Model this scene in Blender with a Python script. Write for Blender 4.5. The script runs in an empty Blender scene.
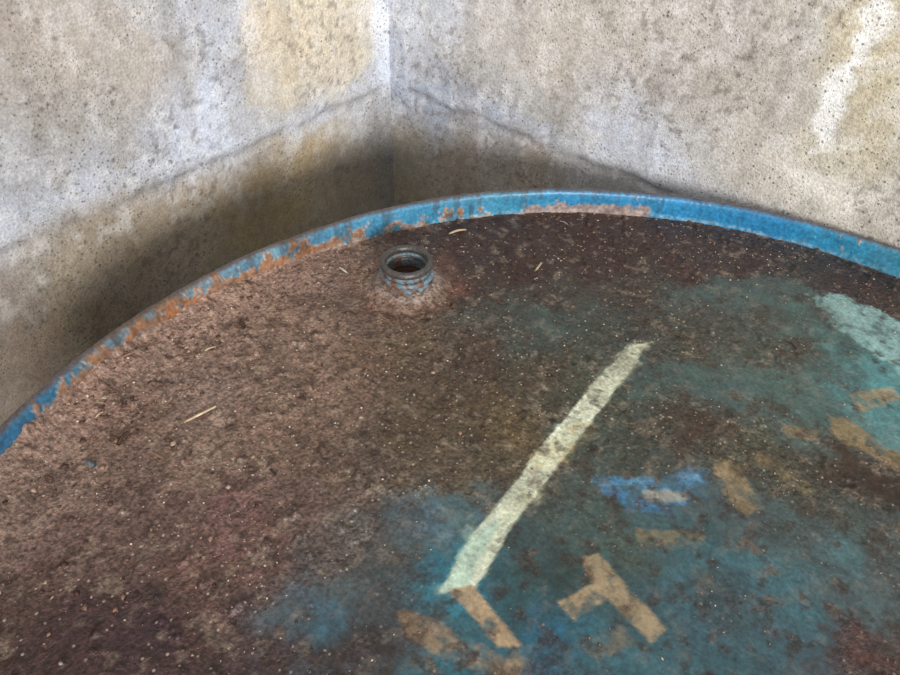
import bpy, math, random
import numpy as np
random.seed(7); np.random.seed(7)
scene=bpy.context.scene
scene.view_settings.view_transform='Standard'

# ------------------------------------------------------------------ camera calibration
R=0.29; DEP=0.0165; ZR=0.88; F=712.0
outer=[(0,432),(45,383),(100,338),(190,281),(265,243),(330,220),(400,203),(470,194),(540,189),(600,188),(650,190),(700,196),(760,206),(820,219),(880,236),(899,242)]
inner=[(0,458),(260,272),(330,245),(525,216),(600,215),(650,219),(700,226),(760,238),(820,252),(899,278)]
def basis(yaw,pitch,roll):
    fw=np.array([np.sin(yaw)*np.cos(pitch),np.cos(yaw)*np.cos(pitch),-np.sin(pitch)])
    r=np.array([np.cos(yaw),-np.sin(yaw),0]);u=np.cross(r,fw)
    return fw,np.cos(roll)*r+np.sin(roll)*u,-np.sin(roll)*r+np.cos(roll)*u
O=np.array(outer+inner,float);isin=np.array([0]*len(outer)+[1]*len(inner))
def resid(p):
    h=np.exp(p[4]);B=np.array(basis(p[1],p[2],p[3]));C=np.array([0,-p[0],h])
    v=B[0]*F+np.outer(O[:,0]-450,B[1])+np.outer(337.5-O[:,1],B[2])
    z=-DEP*isin;rr=R-0.006*isin
    vz=np.minimum(v[:,2],-20);q=C+v*((z-h)/vz)[:,None]
    rad=np.hypot(q[:,0],q[:,1]);t=q.copy();t[:,:2]*=(rr/rad)[:,None];t[:,2]=z
    w=(t-C)@B.T
    px=450+F*w[:,1]/np.maximum(w[:,0],.02);py=337.5-F*w[:,2]/np.maximum(w[:,0],.02)
    e=np.hypot(px-O[:,0],py-O[:,1])*np.sign(rad-rr)
    return np.concatenate([e,[(p[3]-math.radians(4))*150]])
p=np.array([.125,math.radians(-46),math.radians(44.6),math.radians(4),math.log(.235)]);lam=1
r=resid(p);c=r@r
for it in range(60):
    J=np.array([(resid(p+e)-r)/1e-6 for e in np.eye(5)*1e-6]).T
    s=np.linalg.solve(J.T@J+lam*np.diag(np.diag(J.T@J)+1e-9),-J.T@r)
    q=p+s;rq=resid(q);cq=rq@rq
    if cq<c:p,r,c=q,rq,cq;lam*=0.3
    else:lam*=4
B=np.array(basis(p[1],p[2],p[3]));CAM=np.array([0,-p[0],np.exp(p[4])+ZR]);YAW=p[1]
from mathutils import Matrix, Vector
cd=bpy.data.cameras.new('camera');cd.sensor_width=36;cd.lens=F/900*36;cd.clip_start=.01
co=bpy.data.objects.new('camera',cd);scene.collection.objects.link(co);scene.camera=co
M=Matrix(((B[1][0],B[2][0],-B[0][0],CAM[0]),(B[1][1],B[2][1],-B[0][1],CAM[1]),(B[1][2],B[2][2],-B[0][2],CAM[2]),(0,0,0,1)))
co.matrix_world=M
def ray(px,py):
    v=B[0]*F+B[1]*(px-450)+B[2]*(337.5-py);return v/np.linalg.norm(v)
def on_z(px,py,z):
    v=ray(px,py);return CAM+v*((z-CAM[2])/v[2])
def proj(P):
    w=(P-CAM)@B.T;return 450+F*w[:,1]/w[:,0],337.5-F*w[:,2]/w[:,0]
ZL=ZR-DEP

# ------------------------------------------------------------------ helpers
def s2l(c):
    c=np.asarray(c,float);return np.where(c<=.04045,c/12.92,((c+.055)/1.055)**2.4)
def hx(h):
    h=h.lstrip('#');return s2l([int(h[i:i+2],16)/255 for i in (0,2,4)])
def vnoise(x,y,seed=0):
    xi=np.floor(x).astype(np.int64);yi=np.floor(y).astype(np.int64);fx=x-xi;fy=y-yi
    fx=fx*fx*(3-2*fx);fy=fy*fy*(3-2*fy)
    def h(a,b):
        n=(a*374761393+b*668265263+seed*974634777)&0xffffffff
        n=((n^(n>>13))*1274126177)&0xffffffff;n=n^(n>>16);return (n&0xffff)/65535.0
    return (h(xi,yi)*(1-fx)+h(xi+1,yi)*fx)*(1-fy)+(h(xi,yi+1)*(1-fx)+h(xi+1,yi+1)*fx)*fy
def fbm(x,y,seed=0,o=4):
    a=.5;t=0;s=0
    for i in range(o):
        t=t+a*vnoise(x*2**i+i*17.3,y*2**i-i*9.1,seed+i);s+=a;a*=.5
    return t/s
def idw(pts,cols,X,Y,eps,pw=2.0):
    out=np.zeros((len(X),3));
    for k in range(0,len(X),60000):
        x=X[k:k+60000,None];y=Y[k:k+60000,None]
        d=(x-pts[None,:,0])**2+(y-pts[None,:,1])**2
        w=1/(d+eps*eps)**pw
        out[k:k+60000]=(w@cols)/w.sum(1)[:,None]
    return out
def inpoly(X,Y,poly):
    ins=np.zeros(len(X),bool);n=len(poly);j=n-1
    for i in range(n):
        xi,yi=poly[i];xj,yj=poly[j]
        cnd=((yi>Y)!=(yj>Y))&(X<(xj-xi)*(Y-yi)/(yj-yi+1e-12)+xi)
        ins^=cnd;j=i
    return ins
def polydist(X,Y,poly):
    d=np.full(len(X),1e9);n=len(poly)
    for i in range(n):
        a=np.array(poly[i]);b=np.array(poly[(i+1)%n]);ab=b-a
        t=np.clip(((X-a[0])*ab[0]+(Y-a[1])*ab[1])/(ab@ab+1e-12),0,1)
        d=np.minimum(d,np.hypot(X-a[0]-t*ab[0],Y-a[1]-t*ab[1]))
    return np.where(inpoly(X,Y,poly),-d,d)
def mkmesh(name,V,Fc,smooth=True,col=None,extra=None):
    me=bpy.data.meshes.new(name)
    V=np.asarray(V,np.float32);Fc=np.asarray(Fc,np.int32);k=Fc.shape[1]
    me.vertices.add(len(V));me.vertices.foreach_set('co',V.ravel())
    me.loops.add(Fc.size);me.loops.foreach_set('vertex_index',Fc.ravel())
    me.polygons.add(len(Fc));me.polygons.foreach_set('loop_start',np.arange(0,Fc.size,k,dtype=np.int32))
    me.update(calc_edges=True);me.validate()
    if smooth: me.polygons.foreach_set('use_smooth',np.ones(len(me.polygons),bool))
    if col is not None:
        a=me.color_attributes.new('Col','FLOAT_COLOR','POINT')
        cc=np.ones((len(V),4),np.float32);cc[:,:3]=np.clip(col,0,1)
        a.data.foreach_set('color',cc.ravel())
    if extra is not None:
        for nm,arr in extra.items():
            a=me.attributes.new(nm,'FLOAT','POINT');a.data.foreach_set('value',np.asarray(arr,np.float32))
    ob=bpy.data.objects.new(name,me);scene.collection.objects.link(ob);return ob
class NT:
    def __init__(s,name):
        s.m=bpy.data.materials.new(name);s.m.use_nodes=True;s.t=s.m.node_tree;s.b=s.t.nodes['Principled BSDF']
    def n(s,ty,**kw):
        x=s.t.nodes.new(ty)
        for k,v in kw.items():
            if k.startswith('i_'): x.inputs[k[2:].replace('_',' ')].default_value=v
            else:setattr(x,k,v)
        return x
    def l(s,a,b):s.t.links.new(a,b)
    def math(s,op,a,b=None,clamp=False):
        x=s.t.nodes.new('ShaderNodeMath');x.operation=op;x.use_clamp=clamp
        for i,v in enumerate((a,b)):
            if v is None:continue
            if isinstance(v,(int,float)):x.inputs[i].default_value=v
            else:s.l(v,x.inputs[i])
        return x.outputs[0]
    def mr(s,v,a,b,c,d):
        x=s.t.nodes.new('ShaderNodeMapRange');s.l(v,x.inputs[0])
        for i,k in enumerate((a,b,c,d)):x.inputs[i+1].default_value=k
        return x.outputs[0]
    def mix(s,f,a,b,mode='MIX'):
        x=s.t.nodes.new('ShaderNodeMix');x.data_type='RGBA';x.blend_type=mode
        for i,v in ((0,f),(6,a),(7,b)):
            if isinstance(v,(int,float)):x.inputs[i].default_value=v
            elif isinstance(v,(tuple,list,np.ndarray)):x.inputs[i].default_value=(*[float(t) for t in v][:3],1)
            else:s.l(v,x.inputs[i])
        return x.outputs[2]

# ------------------------------------------------------------------ materials
def mat_speckle(name,attr=True,base=None,sc=900,dark=.55,mid=.8,rough=.75,bump=.5,bd=.0006,big=60,spec=.4,holes=(),metal=0,bigamt=.14,mask=False):
    N=NT(name);tc=N.n('ShaderNodeTexCoord').outputs['Object']
    if attr: col=N.n('ShaderNodeAttribute',attribute_name='Col').outputs['Color']
    else: col=N.mix(0.0,base,base)
    n1=N.n('ShaderNodeTexNoise',i_Scale=sc,i_Detail=3.0,i_Roughness=.6);N.l(tc,n1.inputs['Vector'])
    n2=N.n('ShaderNodeTexNoise',i_Scale=sc*.25,i_Detail=4.0,i_Roughness=.65);N.l(tc,n2.inputs['Vector'])
    n3=N.n('ShaderNodeTexNoise',i_Scale=big,i_Detail=5.0,i_Roughness=.65);N.l(tc,n3.inputs['Vector'])
    v1=N.mr(n1.outputs[0],.35,.65,dark,2-dark)
    if mask: # less speckle where there is still paint
        dr=N.n('ShaderNodeAttribute',attribute_name='dirt').outputs['Fac']
        v1=N.math('ADD',1.0,N.math('MULTIPLY',N.math('SUBTRACT',v1,1.0),N.mr(dr,0,1,.3,1.0)))
    v2=N.mr(n2.outputs[0],.3,.7,mid,2-mid)
    v3=N.mr(n3.outputs[0],.3,.7,1-bigamt,1+bigamt)
    v=N.math('MULTIPLY',N.math('MULTIPLY',v1,v2),v3)
    cv=N.n('ShaderNodeCombineXYZ')
    for i in range(3):N.l(v,cv.inputs[i])
    c=N.mix(1.0,col,cv.outputs[0],'MULTIPLY')
    h=N.math('ADD',n1.outputs[0],N.math('MULTIPLY',n2.outputs[0],1.2))
    for hs,ha,hf in holes:
        vo=N.n('ShaderNodeTexVoronoi',i_Scale=float(hs));N.l(tc,vo.inputs['Vector'])
        thr=N.mr(vo.outputs['Distance'],.12,.34,1,0)
        sep=N.n('ShaderNodeSeparateColor');N.l(vo.outputs['Color'],sep.inputs[0])
        pick=N.math('GREATER_THAN',N.math('ADD',sep.outputs[0],N.mr(n3.outputs[0],.35,.65,-.2,.2)),1-ha)
        hole=N.math('MULTIPLY',thr,pick)
        c=N.mix(N.math('MULTIPLY',hole,hf),c,(.08,.068,.058))
        h=N.math('SUBTRACT',h,N.math('MULTIPLY',hole,.8))
    N.l(c,N.b.inputs['Base Color'])
    N.b.inputs['Roughness'].default_value=rough;N.b.inputs['Specular IOR Level'].default_value=spec;N.b.inputs['Metallic'].default_value=metal
    bp=N.n('ShaderNodeBump',i_Strength=bump,i_Distance=bd);N.l(h,bp.inputs['Height']);N.l(bp.outputs[0],N.b.inputs['Normal'])
    return N

# lid
N=mat_speckle('rusty_painted_lid',sc=620,dark=.6,mid=.76,rough=.5,bump=.9,bd=.0008,spec=.5,mask=True)
tc=N.n('ShaderNodeTexCoord').outputs['Object']
dirt=N.n('ShaderNodeAttribute',attribute_name='dirt').outputs['Fac']
vo=N.n('ShaderNodeTexVoronoi',i_Scale=480.0);N.l(tc,vo.inputs['Vector'])
sep=N.n('ShaderNodeSeparateColor');N.l(vo.outputs['Color'],sep.inputs[0])
g=N.math('MULTIPLY',N.mr(vo.outputs['Distance'],.18,.34,1,0),N.math('GREATER_THAN',sep.outputs[1],.88))
g=N.math('MULTIPLY',g,N.math('MULTIPLY',dirt,.65))
old=N.b.inputs['Base Color'].links[0].from_socket
N.l(N.mix(g,old,(.5,.42,.33)),N.b.inputs['Base Color'])
g2=N.math('MULTIPLY',N.mr(vo.outputs['Distance'],.2,.5,1,0),N.math('LESS_THAN',sep.outputs[1],.2))
old=N.b.inputs['Base Color'].links[0].from_socket
N.l(N.mix(N.math('MULTIPLY',N.math('MULTIPLY',g2,.6),N.mr(dirt,0,1,.3,1)),old,(.03,.02,.016)),N.b.inputs['Base Color'])
wn=N.n('ShaderNodeTexNoise',i_Scale=22.0,i_Detail=4.0);N.l(tc,wn.inputs['Vector'])
wet=N.mr(wn.outputs[0],.4,.62,.0,.16)
N.l(N.math('SUBTRACT',N.mr(dirt,0,1,.24,.5),wet),N.b.inputs['Roughness'])
for nd in N.t.nodes:
    if nd.type=='BUMP': N.l(N.mr(dirt,0,1,.1,.9),nd.inputs['Strength'])
M_LID=N.m
M_RIM=mat_speckle('chipped_blue_paint',sc=500,dark=.8,rough=.4,bump=.4,bd=.0003,spec=.5).m
M_WALL=mat_speckle('weathered_render',sc=620,dark=.84,mid=.88,rough=.92,bump=.6,bd=.0007,big=20,bigamt=.08,spec=.15,holes=((330,.16,.6),(600,.2,.5),(150,.03,.5))).m
M_FLOOR=mat_speckle('concrete_floor',attr=False,base=hx('#6b655c'),sc=60,dark=.7,rough=.9,bump=.5,bd=.002,big=4,spec=.2,holes=((40,.1,.7),)).m
M_BODY=mat_speckle('blue_drum_paint',attr=False,base=hx('#1f5f8a'),sc=60,dark=.7,rough=.5,bump=.3,bd=.0006,big=6).m
M_RING=mat_speckle('bung_ring_metal',attr=False,base=hx('#4c4744'),sc=900,dark=.6,rough=.42,bump=.5,bd=.0002,spec=.6,metal=.2).m
M_NECK=mat_speckle('bung_neck_paint',attr=True,sc=600,dark=.6,rough=.5,bump=.5,bd=.0004).m
M_PLUG=mat_speckle('rust_plug',attr=False,base=hx('#3a2216'),sc=600,dark=.5,rough=.8,bump=.8,bd=.0005).m
M_GRIT=mat_speckle('grit',sc=1500,dark=.8,rough=.6,bump=.1,bd=.0001).m
M_STRAW=mat_speckle('straw',attr=True,sc=900,dark=.8,rough=.6,bump=.1,bd=.0001).m

# ------------------------------------------------------------------ lid painting
LG=np.array([1.14,1.2,1.22])
lidpts=[(0,520,'7a6156'),(40,500,'7c6257'),(100,390,'86695b'),(160,340,'8c7062'),(200,310,'8d6f5f'),(240,290,'8a6d5e'),(300,280,'866a5c'),(340,275,'7d6356'),
(130,430,'72584c'),(60,450,'866b5d'),(200,400,'80675c'),(260,350,'85695b'),(310,330,'846858'),(330,380,'7c6152'),(200,470,'785f52'),(280,430,'7d6253'),(320,450,'6d5546'),
(120,500,'70574c'),(50,570,'604840'),(130,560,'624a42'),(20,640,'4a342e'),(90,625,'40292a'),(130,650,'382326'),(60,665,'402a29'),(200,560,'64483f'),(250,515,'70504a'),(270,530,'684840'),(220,600,'563a35'),(190,640,'48302e'),
(300,500,'6a5249'),(340,490,'665147'),(330,540,'5a4c46'),(280,570,'56413d'),(290,640,'3e2d2e'),(350,660,'3a2e2e'),(250,665,'3c2a2b'),
(375,320,'6a5447'),(360,360,'69513f'),(400,350,'5a4837'),(450,390,'50402f'),(420,430,'50412f'),(480,350,'4a3a2f'),(500,400,'52432e'),(440,460,'5a4a3a'),(400,470,'62513f'),(520,430,'5a4930'),(480,470,'524634'),(540,370,'483f31'),
(450,255,'3b2620'),(500,245,'37221b'),(520,260,'321e18'),(580,235,'3a231d'),(600,260,'392620'),(660,245,'3c2721'),(700,270,'402b26'),(760,265,'3a2824'),(850,285,'3c2c28'),(890,300,'44332d'),(480,290,'3d2c23'),
(560,300,'3e362e'),(530,318,'3b4a45'),(500,325,'42443e'),(580,320,'3b443e'),(620,330,'40413b'),(640,300,'3f352d'),(700,310,'464a45'),(750,292,'3a4f4e'),(720,300,'405250'),(800,300,'3d4a47'),(810,330,'44625f'),(840,360,'426360'),(790,350,'4a463b'),(760,330,'474c45'),
(700,370,'3f5350'),(740,400,'41595a'),(650,390,'3d4c48'),(690,345,'4c483c'),(680,420,'47453a'),(700,430,'44362b'),(640,440,'40463e'),(870,380,'4f7c7e'),(890,430,'587d7f'),(820,400,'49605e'),(780,390,'465a56'),(895,490,'2c2622'),(870,500,'3a322b'),(850,470,'44372b'),(800,480,'454439'),(760,440,'524f40'),
(600,400,'444639'),(600,450,'41473e'),(560,500,'424842'),(590,520,'3c4e4c'),(540,540,'374848'),(640,540,'465048'),(690,520,'3c5559'),(740,510,'455456'),(720,560,'395c64'),(760,570,'3e6168'),(700,600,'375761'),(800,540,'465a5b'),(850,560,'48676c'),(800,610,'3c6068'),(870,600,'46585a'),(880,645,'4e332f'),(840,660,'443a3d'),(895,560,'4a4f4e'),(780,660,'39525b'),(860,525,'404844'),
(400,510,'4f6066'),(430,525,'496470'),(460,525,'476268'),(410,545,'485a5c'),(370,520,'5f564f'),(430,590,'2a6676'),(410,575,'375860'),(440,600,'286878'),(310,605,'40545c'),(335,630,'385058'),(300,590,'4d5458'),(360,585,'475052'),(375,610,'42494c'),(390,645,'3d4548'),(380,560,'4e4c49'),
(540,590,'2c3f3d'),(570,570,'30413f'),(520,610,'2a4c52'),(540,650,'26586c'),(560,640,'2a5360'),(600,645,'335d68'),(640,590,'385157'),(660,660,'395a62'),(480,560,'33545b'),(500,585,'2b4a4e'),(450,660,'2c5b65'),(720,650,'38555c'),(615,550,'3a4f4d')]
lidpoly=[
([(806,294),(850,298),(905,322),(905,378),(872,352),(838,328)],'90b2ae',.75,6,.15),
([(820,330),(905,375),(905,450),(860,420),(815,380)],'4f8a8e',.4,10,.3),
([(592,472),(640,481),(708,470),(704,496),(672,514),(630,512),(600,490)],'3f7ca6',.7,5,.22),
([(615,484),(640,478),(700,474),(704,484),(660,492)],'6fa0bc',.5,3,.3),
([(638,488),(690,490),(694,500),(660,506),(645,499)],'9a9280',.8,3,.25),
([(398,505),(430,495),(455,515),(480,530),(440,545),(405,540)],'6a8a98',.3,9,.3),
([(440,505),(470,512),(486,528),(470,534),(445,520)],'96a08e',.45,4,.3),
([(415,588),(470,575),(478,600),(450,622),(420,610)],'2a7c8e',.6,5,.25),
([(300,590),(335,600),(350,625),(325,640),(302,620)],'3f6a7e',.4,8,.3),
([(520,600),(560,620),(560,675),(520,660)],'2a6280',.5,9,.3),
([(648,343),(632,368),(607,400),(580,436),(547,480),(514,524),(490,566),(474,592),(440,592),(455,566),(474,532),(508,492),(541,447),(576,404),(608,368),(634,345)],'d4d5bb',.93,.9,.03),  # pale sun streak across the lid, painted into its colour
([(650,343),(634,370),(605,402),(585,400),(604,366),(632,345)],'a8a48c',.8,4,.3),
([(545,448),(568,422),(592,425),(573,458),(550,474),(528,468)],'bea676',.6,6,.3),
([(520,490),(545,478),(540,500),(505,530),(495,525)],'c2c09c',.5,5,.3),
([(505,515),(480,560),(470,590),(440,592),(455,566),(470,532)],'98b6a8',.6,4,.1),
([(450,589),(472,583),(523,646),(498,648)],'a88c6c',.88,1.2,.08),
([(398,612),(428,616),(470,640),(520,662),(540,680),(500,680),(455,662),(412,640)],'987c5e',.75,3,.2),
([(580,556),(598,553),(668,630),(650,643),(608,598),(574,622),(558,602),(592,584)],'a48c6c',.8,1.6,.15),
([(575,645),(622,628),(640,642),(600,668)],'80705a',.6,3,.3),
([(848,394),(893,386),(903,400),(862,411)],'9a8462',.8,2,.2),
([(828,415),(850,420),(905,456),(905,478),(860,450),(828,432)],'8c7654',.8,2.5,.2),
([(710,458),(735,456),(748,480),(765,508),(748,515),(720,492)],'927c5a',.75,3,.2),
([(753,449),(800,470),(798,482),(757,466)],'8a7654',.75,2.5,.25),
([(783,424),(822,430),(818,440),(785,438)],'826f52',.7,2.5,.25),
([(740,455),(762,452),(768,462),(744,468)],'8a7654',.6,2.5,.3),
([(636,528),(705,535),(700,549),(640,546)],'857656',.65,3,.25),
([(780,470),(830,490),(826,498),(780,485)],'82724f',.65,3,.3),
([(690,565),(700,560),(725,590),(712,594)],'6f6a58',.45,3,.3),
([(500,655),(540,640),(548,648),(515,668)],'82745a',.55,3,.3),
([(845,630),(905,640),(905,665),(860,660)],'5a2e28',.4,9,.3),
([(660,405),(740,425),(740,440),(680,432)],'40271e',.5,8,.3),
([(835,445),(905,490),(905,515),(850,480)],'33221c',.75,8,.2),
]
step=.0009
ax=np.arange(-R,R+step,step)
GX,GY=np.meshgrid(ax,ax,indexing='ij');RI=R-.0065
mask=np.hypot(GX,GY)<RI+step*.9
idx=-np.ones(GX.shape,int);idx[mask]=np.arange(mask.sum())
f=np.stack([idx[:-1,:-1],idx[1:,:-1],idx[1:,1:],idx[:-1,1:]],-1).reshape(-1,4);f=f[(f>=0).all(1)]
LX=GX[mask];LY=GY[mask]
def pl(px,py):
    q=on_z(px,py,ZL);return q[:2]
def wob(a,sc,seed):
    return (fbm(LX*sc,LY*sc,seed)-.5)*a,(fbm(LX*sc+9,LY*sc+5,seed+20)-.5)*a
pts=np.array([pl(a,b) for a,b,_ in lidpts]);cols=np.array([hx(h) for _,_,h in lidpts])
wx,wy=wob(.035,35,1);wx2,wy2=wob(.020,140,2)
col=idw(pts,cols,LX+wx+wx2,LY+wy+wy2,.008,2.0)
dist_s=lambda m:m/1850.
lum=col.mean(1)
blueish=np.clip((col[:,2]-col[:,0]*.82)/ (lum+1e-6)*1.8,0,1)
dirt=1-.9*blueish
fine=fbm(LX*420,LY*420,5);med=fbm(LX*120,LY*120,6)
for poly,h,op,edge,wear in lidpoly:
    pp=[tuple(pl(a,b)) for a,b in poly]
    e=dist_s(edge)
    w1=(med-.5)*e*3+(fine-.5)*e*1.5
    d=polydist(LX,LY,pp)+w1
    m=np.clip(.5-d/(max(e,.0011)*.9),0,1)*op
    w=np.clip((fbm(LX*200+3,LY*200,11)-(1-wear*1.2)+.28)*6,0,1)
    m=m*(1-.75*w)
    col=col*(1-m[:,None])+hx(h)*m[:,None];dirt=dirt*(1-.8*m)
# mottling at several scales: dark rust blooms, pale dust, pits
bl=np.clip((fbm(LX*45,LY*45,31,5)-.53)*7,0,1)*.36
bl2=np.clip((fbm(LX*170,LY*170,37,4)-.6)*10,0,1)*.6
bb=np.maximum(bl,bl2)*(1-dirt*.1)
col=col*(1-bb[:,None])+hx('3a281f')*bb[:,None];dirt=np.maximum(dirt,bb)
pal=np.clip((fbm(LX*190+5,LY*190,41,4)-.62)*10,0,1)*.3*(.3+.7*dirt)
col=col*(1-pal[:,None])+hx('97826f')*pal[:,None]
pit=np.clip((fbm(LX*330,LY*330,43,2)-.7)*12,0,1)*.55*(.3+.7*dirt)
col=col*(1-pit[:,None])+hx('2c1d16')*pit[:,None]
BP=pl(407,286)
hq=pl(456,288)
m=np.exp(-((LX-hq[0])**2+(LY-hq[1])**2)/.006**2)*.5;col=col*(1-m[:,None])+hx('844840')*m[:,None]
rb=np.hypot(LX-BP[0],LY-BP[1])
hs=np.clip((.036-rb+(med-.5)*.03)/.010,0,1)*.5;col=col*(1-hs[:,None])+hx('664434')*hs[:,None]
m=np.clip((.0255-rb+(med-.5)*.012)/.004,0,1)*.85;col=col*(1-m[:,None])+(hx('947a6a')*fine[:,None]+hx('543c30')*(1-fine[:,None]))*m[:,None]
m=np.clip((.0195-rb+(med-.5)*.008)/.002,0,1)*.7;col=col*(1-m[:,None])+(hx('a09088')*fine[:,None]+hx('644c3e')*(1-fine[:,None]))*m[:,None]
rad=np.hypot(LX,LY)
z=np.full(len(LX),ZL)
z+=(fbm(LX*300,LY*300,51,3)-.5)*.0009*(.06+.94*dirt)+(fbm(LX*60,LY*60,52,3)-.5)*.0007*(.15+.85*dirt)+(fbm(LX*12,LY*12,53,2)-.5)*.0014
z-=pit*.0006
z+=np.clip(fbm(LX*230,LY*230,61,2)-.74,0,1)*.012*dirt
ql=pl(95,385);ang=np.arctan2(LY,LX);al=np.arctan2(ql[1],ql[0])
da=np.abs((ang-al+np.pi)%(2*np.pi)-np.pi)
pile=np.clip((rad-(RI-.022))/.022,0,1)**1.5*np.clip(1.25-da/.5,0,1)
z+=pile*.0085*(.35+fbm(LX*90,LY*90,66)*1.2)
pc=np.clip(pile*1.5*(fbm(LX*130,LY*130,67)-.3)*2,0,.75);col=col*(1-pc[:,None])+(hx('a48474')*fine[:,None]+hx('5e4034')*(1-fine[:,None]))*pc[:,None]
z+=np.clip((rad-(RI-.003))/.003,0,1)**2*.001
z+=.0036*np.clip((.025-rb)/.009,0,1)**.7+.0014*np.clip((.0195-rb)/.002,0,1)+(fbm(LX*150,LY*150,68)-.5)*.0026*np.clip((.027-rb)/.006,0,1)
lid=mkmesh('drum_lid',np.stack([LX,LY,z],1),f,True,np.clip(col*LG,0,1),{'dirt':dirt})
lid.data.materials.append(M_LID)
LIDZ=z

# ------------------------------------------------------------------ rim (chime) + body
root=bpy.data.objects.new('oil_drum',None);scene.collection.objects.link(root)
th=np.linspace(0,2*np.pi,2001)
P3=np.stack([R*np.cos(th),R*np.sin(th),np.full(2001,ZR)],1)
ppx,ppy=proj(P3);w=(P3-CAM)@B[0]
ok=(w>.05)&(ppx>-30)&(ppx<930)&(ppy<460)&(ppy>100)
def th_of(px):
    i=np.where(ok)[0];return th[i[np.argmin(np.abs(ppx[i]-px))]]
prof=[]
rw=.004
for k in np.linspace(0,1,13): prof.append((RI,-DEP-.001+k*(DEP-rw),k*.8))
cx=RI+rw*.75
for a in np.linspace(180,-60,15)[1:]:
    prof.append((cx+rw*.75*math.cos(math.radians(a)),-rw+rw*math.sin(math.radians(a)),.8+.2*math.sin(math.radians(a)) if a>90 else (1.0 if a>0 else 1.1)))
prof.append((R-.0005,-.012,1.2));prof.append((R-.006,-.016,1.2));prof.append((R-.006,-.03,1.2))
prof=np.array(prof);nT=2800;T=np.arange(nT)*2*np.pi/nT
TT,KK=np.meshgrid(T,np.arange(len(prof)),indexing='ij')
rr=prof[KK,0];zz=prof[KK,1]+ZR;uu=prof[KK,2]
i0=(np.arange(nT)[:,None]*len(prof)+np.arange(len(prof)-1)[None,:]);i1=(((np.arange(nT)+1)%nT)[:,None]*len(prof)+np.arange(len(prof)-1)[None,:])
fr=np.stack([i0,i1,i1+1,i0+1],-1).reshape(-1,4)
tt=TT.ravel();u=uu.ravel()
keys=[(-20,'2f6a90',1.0),(40,'3a7090',1.05),(90,'5a7480',1.1),(130,'6a7478',1.15),(190,'6a7a84',1.15),(230,'5a7c90',1.1),(270,'5f8494',1.0),(300,'4a7c98',.9),(350,'4a86a4',.7),(420,'3a80a2',.62),(480,'4386a4',.55),(520,'35809f',.45),(560,'2b7ba4',.35),(640,'2a7eaa',.25),(700,'2a7eac',.2),(780,'2878a6',.2),(840,'2d80a4',.25),(910,'3f8aa6',.25)]
kt=np.array([th_of(k[0]) for k in keys]);kc=np.array([hx(k[1]) for k in keys]);kr=np.array([k[2] for k in keys])
base=kt[8];rel=lambda t:(t-base+np.pi)%(2*np.pi)-np.pi
o=np.argsort(rel(kt));xs=rel(kt)[o]
def along(vals): return np.interp(rel(tt),xs,np.array(vals,float)[o])
rc=np.stack([along(kc[:,i]) for i in range(3)],1);rd=along(kr)
nz=fbm(tt*34,u*2.2,81,5);nz2=fbm(tt*160,u*9,83,4)
rust=np.clip((nz*.7+nz2*.3-(.78-.36*rd)-.42*(u-.5)*np.clip(rd*1.6-.4,0,1))*22,0,1)
rcol=hx('60443a')*(1-nz2[:,None])+hx('a88468')*nz2[:,None]
orange=np.clip((fbm(tt*22,u*3,85)-.5)*6,0,1)*along([0,0,.3,.7,1,1,.9,.6,.2,.1,.1,.1,0,0,0,0,0,0])
rcol=rcol*(1-.65*orange[:,None])+hx('aa6a3c')*.65*orange[:,None]
c=rc*(1-rust[:,None])+rcol*rust[:,None]
edge_=np.clip(1-np.abs(rust-.5)*2.2,0,1)*.6
c=c*(1-edge_[:,None])+hx('b8b4ae')*edge_[:,None]
pst=along([0,0,0,.2,.4,.4,.4,.4,.5,.6,.7,.6,.5,.8,.9,.7,.6,.6])
m=np.clip(1-np.abs(u-.2-(nz-.5)*.3)/.14,0,1)*pst*np.clip((nz2-.3)*3,0,1)*.85
c=c*(1-m[:,None])+hx('9ab8c0')*m[:,None]
m=np.clip((.1-u)/.08+(nz2-.5)*2,0,1)*.8*(u<.3);c=c*(1-m[:,None])+hx('4a352c')*m[:,None]
ta,tb=sorted([rel(th_of(522)),rel(th_of(655))])
mp=np.clip(np.minimum(rel(tt)-ta,tb-rel(tt))/.012+ (nz-.5)*2,0,1)*np.clip((.5-u+(nz-.5)*.8+(nz2-.5)*.4)*9,0,1)*.9;c=c*(1-mp[:,None])+(hx('b8a498')*nz2[:,None]+hx('76584c')*(1-nz2[:,None]))*mp[:,None]
gs=np.clip((fbm(tt*60,u*1.2,88,4)-.56)*8,0,1)*.5*along([.5,.5,1,1,1,1,1,1,1,1,1,.8,.6,.5,.5,.5,.5,.5]);c=c*(1-gs[:,None])+hx('3a3430')*gs[:,None]
m=np.clip((u-.94)/.04+(nz2-.5)*1.6,0,1)*.8;c=c*(1-m[:,None])+(hx('5d473a'))*m[:,None]
rr=rr.ravel()+(fbm(tt*8,u*0+1,72)-.5)*.0010-rust*.0005+(nz2-.5)*.0003;zz=zz.ravel()+(fbm(tt*6,u*0+4,73)-.5)*.0012*(u>.5)+(fbm(tt*70,u*0+2,74)-.5)*.0008*(u>.7)*rd
rim=mkmesh('rolled_chime',np.stack([rr*np.cos(tt),rr*np.sin(tt),zz],1),fr,True,c*.98)
rim.data.materials.append(M_RIM)
bp=[]
for zf in np.linspace(.86,.02,85):
    r_=R-.006
    for hz in (.58,.30): r_+=.009*math.exp(-((zf-hz)/.012)**2)
    bp.append((min(r_,R+.001),zf))
bp+= [(R,.015),(R,.003),(R-.006,.0),(R-.01,.01),(.001,.01)]
bp=np.array(bp);nT2=160;T2=np.arange(nT2)*2*np.pi/nT2;nv=len(bp)
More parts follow.
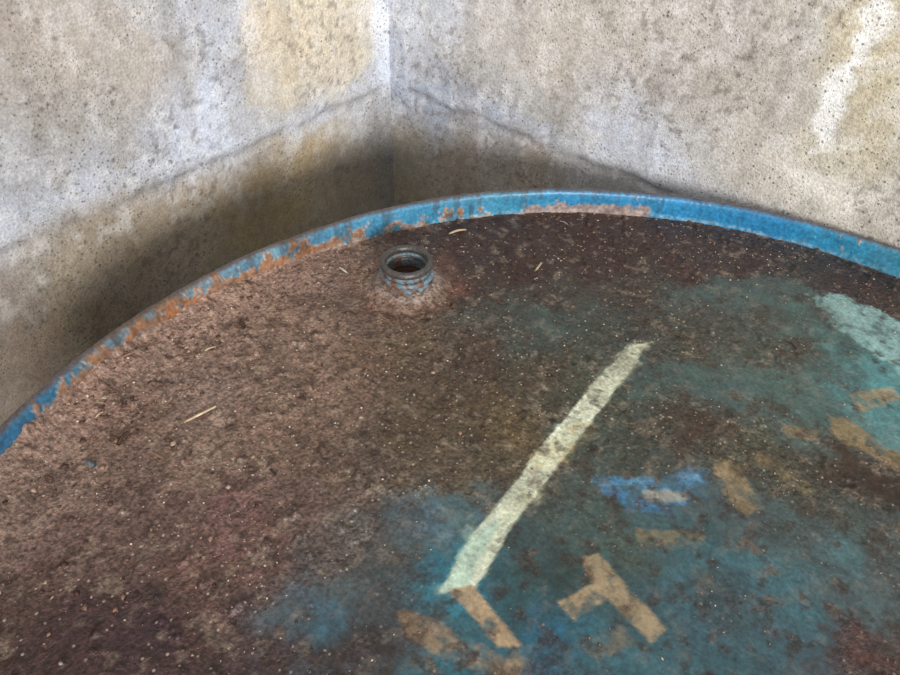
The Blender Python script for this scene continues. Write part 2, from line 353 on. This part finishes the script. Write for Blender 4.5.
Vb=np.stack([np.outer(np.cos(T2),bp[:,0]),np.outer(np.sin(T2),bp[:,0]),np.tile(bp[:,1],(nT2,1))],-1).reshape(-1,3)
i0=(np.arange(nT2)[:,None]*nv+np.arange(nv-1)[None,:]);i1=(((np.arange(nT2)+1)%nT2)[:,None]*nv+np.arange(nv-1)[None,:])
body=mkmesh('drum_body',Vb,np.stack([i0,i0+1,i1+1,i1],-1).reshape(-1,4));body.data.materials.append(M_BODY)

# ------------------------------------------------------------------ bung
def lathe(name,pr,mat,cx,cy,cz,n=72,jit=0,colf=None):
    pr=np.array(pr);T=np.arange(n)*2*np.pi/n;nv=len(pr)
    j=1+jit*(fbm(np.outer(np.cos(T)*3,np.ones(nv))+pr[:,1]*300,np.outer(np.sin(T)*3,np.ones(nv)),91)-.5)
    V=np.stack([cx+np.cos(T)[:,None]*pr[:,0]*j,cy+np.sin(T)[:,None]*pr[:,0]*j,cz+np.tile(pr[:,1],(n,1))],-1).reshape(-1,3)
    i0=(np.arange(n)[:,None]*nv+np.arange(nv-1)[None,:]);i1=(((np.arange(n)+1)%n)[:,None]*nv+np.arange(nv-1)[None,:])
    cl=None
    if colf: cl=colf(np.repeat(T,nv),np.tile(pr[:,1],n))
    ob=mkmesh(name,V,np.stack([i0,i1,i1+1,i0+1],-1).reshape(-1,4),True,cl);ob.data.materials.append(mat);return ob
def tor(name,R0,r0,z0,mat,sq=1.0,colf=None):
    return lathe(name,[(R0+r0*math.cos(a),z0+r0*sq*math.sin(a)) for a in np.linspace(0,2*np.pi,17)],mat,BP[0],BP[1],ZL,n=120,jit=.02,colf=colf)
bz=.0040
def ncol(T,Z):
    n_=fbm(np.cos(T)*4+Z*200,np.sin(T)*4,300);k=np.clip((n_-.48)*7+(.005+bz-Z)*200,0,1)[:,None]
    return (hx('64757e')*(1-k)+hx('6a4e40')*k)*1.05
prn=[(.0190,-.001),(.0175,bz-.002),(.0160,bz),(.0150,bz+.0008)]
prn+=[(.0131,bz+.0016+i*.001) for i in range(9)]+[(.0128,bz+.0105),(.0112,bz+.0108),(.0106,bz+.009),(.0106,bz-.002)]
neck=lathe('bung_neck',prn,M_NECK,BP[0],BP[1],ZL,n=120,jit=.03,colf=ncol)
ring2=tor('bung_lower_ring',.0137,.0017,bz+.0060,M_NECK,colf=ncol)
ring=tor('bung_top_ring',.0130,.0019,bz+.0126,M_RING,1.15)
thread=tor('bung_thread',.0110,.0009,bz+.0088,M_RING)
plug=lathe('bung_plug',[(.0107,bz+.0015),(.0098,bz+.003),(.007,bz+.0025),(.0065,bz+.001),(.003,bz+.0008),(.0001,bz+.0007)],M_PLUG,BP[0],BP[1],ZL,jit=.03)

# ------------------------------------------------------------------ grit, flakes & straw
Ng=20000
a=np.random.rand(Ng)*2*np.pi;rad_=np.sqrt(np.random.rand(Ng))*(RI-.003)
gx=rad_*np.cos(a);gy=rad_*np.sin(a)
def vidx(x,y):
    ii=np.clip(((x+R)/step+.5).astype(int),0,GX.shape[0]-1);jj=np.clip(((y+R)/step+.5).astype(int),0,GX.shape[0]-1)
    return idx[ii,jj]
vi=vidx(gx,gy);dd=np.where(vi>=0,dirt[vi],0)
keep=(vi>=0)&(np.random.rand(Ng)<.04+.9*dd)&(np.hypot(gx-BP[0],gy-BP[1])>.019)
keep&=np.random.rand(Ng)<np.clip(fbm(gx*25,gy*25,95)*2.2-.55,0.05,1)
gx,gy,vi=gx[keep],gy[keep],vi[keep];n=len(gx)
ov=np.array([(1,0,0),(-1,0,0),(0,1,0),(0,-1,0),(0,0,1),(0,0,-1)],float)
of=np.array([(0,2,4),(2,1,4),(1,3,4),(3,0,4),(2,0,5),(1,2,5),(3,1,5),(0,3,5)])
sz=.00018+.0005*np.random.rand(n)**4
sz+=pile[vi]*.0014*np.random.rand(n)**2
# larger flakes of paint and crust gathered on the left part of the lid
fx=[];fy=[];fs=[]
for cxp,cyp,sx,sy,nn in ((120,400,70,45,120),(200,345,60,30,70),(60,480,50,30,60),(270,300,50,20,30),(200,520,110,60,60),(340,270,30,12,16),(420,400,90,60,30),(90,600,80,40,30)):
    for _ in range(nn):
        q=pl(cxp+random.gauss(0,sx*.6),cyp+random.gauss(0,sy*.6))
        if np.hypot(*q)<RI-.003 and np.hypot(q[0]-BP[0],q[1]-BP[1])>.021:
            fx.append(q[0]);fy.append(q[1]);fs.append(.0005+.0013*random.random()**3)
fx=np.array(fx);fy=np.array(fy);fvi=vidx(fx,fy)
gx=np.concatenate([gx,fx]);gy=np.concatenate([gy,fy]);vi=np.concatenate([vi,fvi]);sz=np.concatenate([sz,fs]);n0=n;n=len(gx)
V=ov[None]*sz[:,None,None]*(0.5+1.0*np.random.rand(n,6,1))*np.array([1,1,.7])
V[n0:,:,2]*=.55
aa=np.random.rand(n)*6.28;ca,sa=np.cos(aa)[:,None],np.sin(aa)[:,None]
V=np.stack([V[...,0]*ca-V[...,1]*sa,V[...,0]*sa+V[...,1]*ca,V[...,2]],-1)+np.stack([gx,gy,LIDZ[vi]+sz*.3],1)[:,None]
Fg=(of[None]+np.arange(n)[:,None,None]*6).reshape(-1,3)
pal_=np.array([hx(h) for h in ('a08a76','b8a28c','8a705c','d0c4b6','4a3830','7c6450')])
pal2=np.array([hx(h) for h in ('8c7060','7a5c4c','5a4034','a48c7a','4a3228','6a5044')])
gc=np.concatenate([pal_[np.random.randint(0,6,n0)],pal2[np.random.randint(0,6,n-n0)]]);gc=np.repeat(gc,6,0)
grit=mkmesh('grit_debris',V.reshape(-1,3),Fg,False,gc);grit.data.materials.append(M_GRIT)
straws=[(184,423,216,407,3,'d2b898'),(449,235,466,231,4,'b8a080'),(118,446,130,432,4,'4a3428'),(110,436,120,442,3,'54402f'),(535,272,541,264,3,'b09a80'),(86,462,96,467,5,'5a6064'),(340,268,348,274,3,'c0b4a8'),(152,452,166,460,3,'7a6050'),(786,342,796,350,2,'3a2a22'),(300,396,306,401,2,'4a3830'),(240,322,245,328,3,'4a382e'),(45,478,54,481,3,'5a4034'),(120,372,140,362,3,'8a6a58'),(205,352,216,348,2,'c0a68c'),(96,420,104,414,2,'b49a82'),(270,470,276,476,2,'3a2a22'),(560,222,568,226,2,'a89684')]
SV=[];SF=[];SC=[]
for x1,y1,x2,y2,w_,h in straws:
    A=pl(x1,y1);C2=pl(x2,y2);d=C2-A;L=np.linalg.norm(d)
    if L<1e-5:continue
    nrm=np.array([-d[1],d[0]])/L
    ww=w_/1850*.5;K=6
    b0=len(SV);bend=random.uniform(-.05,.05)
    k0=np.argmin((LX-A[0])**2+(LY-A[1])**2);zb=LIDZ[k0]+.0007
    for k in range(K+1):
        t=k/K;q=A+d*t+nrm*math.sin(t*3)*L*bend;zq=zb+.0007*math.sin(t*3)
        wd=ww*(.5+.5*math.sin(math.pi*(.15+.7*t)))
        for s_,dz in ((-1,0),(0,.6),(1,0),(0,-.6)):
            SV.append((q[0]+nrm[0]*wd*s_,q[1]+nrm[1]*wd*s_,zq+dz*wd));SC.append(hx(h))
    for k in range(K):
        for j in range(4):
            SF.append((b0+k*4+j,b0+k*4+(j+1)%4,b0+k*4+4+(j+1)%4,b0+k*4+4+j))
    SF.append((b0,b0+1,b0+2,b0+3));SF.append((b0+K*4+3,b0+K*4+2,b0+K*4+1,b0+K*4))
straw=mkmesh('straw_debris',SV,SF,True,np.array(SC));straw.data.materials.append(M_STRAW)
for o_ in (lid,rim,body,neck,ring2,ring,thread,plug,grit,straw): o_.parent=root

# ------------------------------------------------------------------ walls
DC=.62
v=ray(391,100);hd=v[:2]/np.linalg.norm(v[:2]);corner=CAM[:2]+hd*DC
D=np.linalg.norm(corner);toc=-corner/D
azc=math.atan2(toc[0],toc[1])
def azv(a):return np.array([math.sin(a),math.cos(a)])
aR=math.asin(.298/D)
cands=[azv(azc+aR),azv(azc-aR)]
uR=max(cands,key=lambda u_:u_@B[1][:2])
pr_=np.array([-uR[1],uR[0]]);uL=pr_ if pr_@toc>0 else -pr_
def wall_pt(px,py,uu_):
    v=ray(px,py);nrm=np.array([-uu_[1],uu_[0]])
    t=((corner-CAM[:2])@nrm)/(v[:2]@nrm);P=CAM+v*t
    return (P[:2]-corner)@uu_,P[2]
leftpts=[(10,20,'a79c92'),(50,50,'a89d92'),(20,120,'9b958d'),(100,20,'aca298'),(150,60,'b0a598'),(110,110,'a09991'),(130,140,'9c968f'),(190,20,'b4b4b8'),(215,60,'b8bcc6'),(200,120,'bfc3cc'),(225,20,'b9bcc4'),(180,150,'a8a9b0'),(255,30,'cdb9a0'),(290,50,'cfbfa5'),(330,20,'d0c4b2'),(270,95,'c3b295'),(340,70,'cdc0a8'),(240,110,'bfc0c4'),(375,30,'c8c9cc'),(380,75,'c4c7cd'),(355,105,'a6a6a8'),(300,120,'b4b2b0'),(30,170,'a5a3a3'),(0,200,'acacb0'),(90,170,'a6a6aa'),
(60,245,'90867a'),(300,165,'a48f6e'),(200,205,'9c8a70'),(250,190,'8e7a56'),(100,270,'92846f'),(30,320,'786858'),(0,290,'827870'),(60,370,'665648'),(350,170,'94897a'),(382,140,'8c8a88'),(270,215,'a08a64'),(130,235,'8e8272'),(10,370,'6c6052'),(340,200,'a09078'),(150,260,'907e66'),(100,320,'826e56')]  # tan stain, plus warm bounce in the drum's shadow put into the colour
rightpts=[(430,25,'b2b2b6'),(408,60,'9d9fa5'),(415,20,'b4b6bb'),(480,40,'b7b0a8'),(530,50,'aca59d'),(560,60,'b8aea2'),(600,30,'b9b0a6'),(650,60,'aaa198'),(640,20,'bdb5ab'),(700,60,'aaa299'),(750,60,'a69e94'),(720,20,'b3aca4'),(790,30,'aaa49a'),(800,90,'a9a298'),(890,50,'b9ad94'),(890,110,'b2a68c'),(860,160,'b4aa94'),(885,205,'aca498'),(880,230,'a09890'),(700,110,'a59d94'),(600,100,'a9a39d'),(500,90,'9b9996'),(440,105,'868b95'),(480,120,'8e8f94'),(560,150,'9a9794'),(615,130,'b8bbc4'),(650,155,'b4b5ba'),(690,160,'b0ada9'),(760,170,'b8b0a4'),(800,195,'c8c2b6'),(760,120,'aaa298'),(840,205,'b8b0a4'),
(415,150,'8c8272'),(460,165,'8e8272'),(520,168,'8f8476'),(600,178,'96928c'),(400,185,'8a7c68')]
ZJ=.5*(wall_pt(388,88,uL)[1]+wall_pt(396,88,uR)[1])
def make_wall(name,uu_,pts_,polys,seed,WG):
    sd=np.concatenate([np.arange(0,1.0,.0022),np.arange(1.0,3.3,.1)])
    zd=np.concatenate([np.arange(0,.4,.05),np.arange(.4,1.10,.0022),np.arange(1.12,2.61,.1),[2.6]])
    S,Z=np.meshgrid(sd,zd,indexing='ij');S_=S.ravel();Z_=Z.ravel()
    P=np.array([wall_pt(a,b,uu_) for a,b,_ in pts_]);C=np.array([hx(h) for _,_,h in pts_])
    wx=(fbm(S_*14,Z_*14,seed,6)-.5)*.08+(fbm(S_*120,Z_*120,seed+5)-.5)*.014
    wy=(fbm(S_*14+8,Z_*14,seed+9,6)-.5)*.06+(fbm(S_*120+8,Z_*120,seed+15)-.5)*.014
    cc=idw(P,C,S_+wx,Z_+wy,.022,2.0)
    e1=fbm(S_*140,Z_*140,seed+30);e0=fbm(S_*35,Z_*35,seed+31)
    for poly,h,op,edge in polys:
        pp=[wall_pt(a,b,uu_) for a,b in poly]
        e=edge/1100.
        d=polydist(S_,Z_,pp)+(e0-.5)*e*4+(e1-.5)*e*3.5
        m=np.clip(.5-d/(e*1.2),0,1)*op*np.clip(.5+e1,0,1)
        cc=cc*(1-m[:,None])+hx(h)*m[:,None]
    mo=np.clip((fbm(S_*50,Z_*50,seed+40,5)-.55)*6,0,1)*.2;cc=cc*(1-mo[:,None])+hx('8a8074')*mo[:,None]
    mo=np.clip((fbm(S_*110+4,Z_*80,seed+44,5)-.56)*9,0,1)*.3*np.clip((Z_-(ZR-.10))/.06,0.05,1);cc=cc*(1-mo[:,None])+hx('d4d0cc')*mo[:,None]
    mo=np.clip((fbm(S_*260,Z_*260,seed+47,3)-.6)*8,0,1)*np.clip((fbm(S_*14,Z_*14,seed+48,3)-.40)*5,0,1)*.55;cc=cc*(1-mo[:,None])+hx('645a52')*mo[:,None]
    mo=np.clip((fbm(S_*45,Z_*5,seed+49,4)-.56)*7,0,1)*.25;cc=cc*(1-mo[:,None])+hx('746a5e')*mo[:,None]
    cc*=(.93+.14*fbm(S_*400,Z_*400,seed+50,2))[:,None]
    # horizontal mortar joint: shallow crumbly groove with lime bloom above it
    zj=Z_-ZJ+(fbm(S_*30,S_*0+1,seed+70)-.5)*.008+(e1-.5)*.004
    jm=np.exp(-(zj/.0030)**2)*np.clip((e0-.34)*6,0,1)
    cc=cc*(1-.35*jm[:,None])+hx('6a6460')*.35*jm[:,None]
    jl=np.exp(-((zj-.011)/.008)**2)*np.clip(e1*1.6-.3,0,1)*.45
    cc=cc*(1-jl[:,None])+hx('c8ccd4')*jl[:,None]
    dep=(fbm(S_*10,Z_*10,seed+60)-.5)*.005+(fbm(S_*60,Z_*60,seed+61)-.5)*.0010-jm*.0022
    dep*=np.clip((1.2-S_)*5,0,1)*np.clip(S_/.02,0,1)
    nrm=np.array([-uu_[1],uu_[0]])
    if nrm@(-corner)<0:nrm=-nrm
    X=corner[0]+uu_[0]*S_+nrm[0]*dep;Y=corner[1]+uu_[1]*S_+nrm[1]*dep
    a_,b_=S.shape;ix=np.arange(a_*b_).reshape(a_,b_)
    f=np.stack([ix[:-1,:-1],ix[1:,:-1],ix[1:,1:],ix[:-1,1:]],-1).reshape(-1,4)
    fn=np.cross([uu_[0],uu_[1],0],[0,0,1])
    if fn[:2]@nrm<0:f=f[:,::-1]
    ob=mkmesh(name,np.stack([X,Y,Z_],1),f,True,np.clip(cc*WG,0,1));ob.data.materials.append(M_WALL)
    return ob
lp=[([(195,-10),(238,-10),(232,60),(240,105),(205,150),(165,160),(180,120),(205,90),(200,40)],'c6cad4',.6,8),
([(244,-10),(372,-10),(376,60),(340,95),(300,106),(248,106),(238,60)],'d2c4ac',.5,5),
([(375,-10),(393,-10),(391,85),(376,95),(376,40)],'d0d3da',.4,5),
([(-10,205),(80,180),(170,150),(250,130),(340,100),(340,118),(240,148),(150,172),(60,205),(-10,232)],'b8bcc6',.65,7)]
rp=[([(874,-10),(892,-10),(872,50),(845,105),(824,150),(812,152),(824,100),(852,50)],'e8e5e0',.85,5),
([(640,-10),(660,-10),(662,60),(645,60)],'cfc9c2',.35,6),
([(590,118),(640,128),(690,160),(700,180),(650,165),(600,140)],'c4c7d0',.5,8),
([(400,80),(450,88),(560,125),(555,140),(460,108),(402,100)],'9298a6',.5,8),
([(780,160),(830,170),(880,195),(870,215),(800,200)],'d4cec2',.55,7),
([(394,-10),(404,-10),(402,90),(392,100)],'80848c',.45,4)]
WT=np.array([.985,1.0,1.03])
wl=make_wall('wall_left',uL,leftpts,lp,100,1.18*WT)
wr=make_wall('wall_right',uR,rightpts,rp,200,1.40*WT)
fv=[];ns=12
for i in range(ns+1):
    for j in range(ns+1):
        q=corner+uR*3.2*i/ns+uL*3.2*j/ns;fv.append((q[0],q[1],0))
ff=[(i*(ns+1)+j,(i+1)*(ns+1)+j,(i+1)*(ns+1)+j+1,i*(ns+1)+j+1) for i in range(ns) for j in range(ns)]
fl=mkmesh('floor',fv,ff,False);fl.data.materials.append(M_FLOOR)

# ------------------------------------------------------------------ light
W=bpy.data.worlds.new('world');scene.world=W;W.use_nodes=True
bg=W.node_tree.nodes['Background'];bg.inputs[0].default_value=(.92,.96,1.0,1);bg.inputs[1].default_value=.82
sd=bpy.data.lights.new('sun_key','SUN');sd.energy=3.1;sd.angle=math.radians(10);sd.color=(1,.985,.96)
so=bpy.data.objects.new('sun_key',sd);scene.collection.objects.link(so)
azm=YAW-math.radians(16);el=math.radians(17)
dirv=Vector((math.sin(azm)*math.cos(el),math.cos(azm)*math.cos(el),-math.sin(el)))
so.rotation_euler=dirv.to_track_quat('-Z','Y').to_euler();so.location=(1,-1,2)
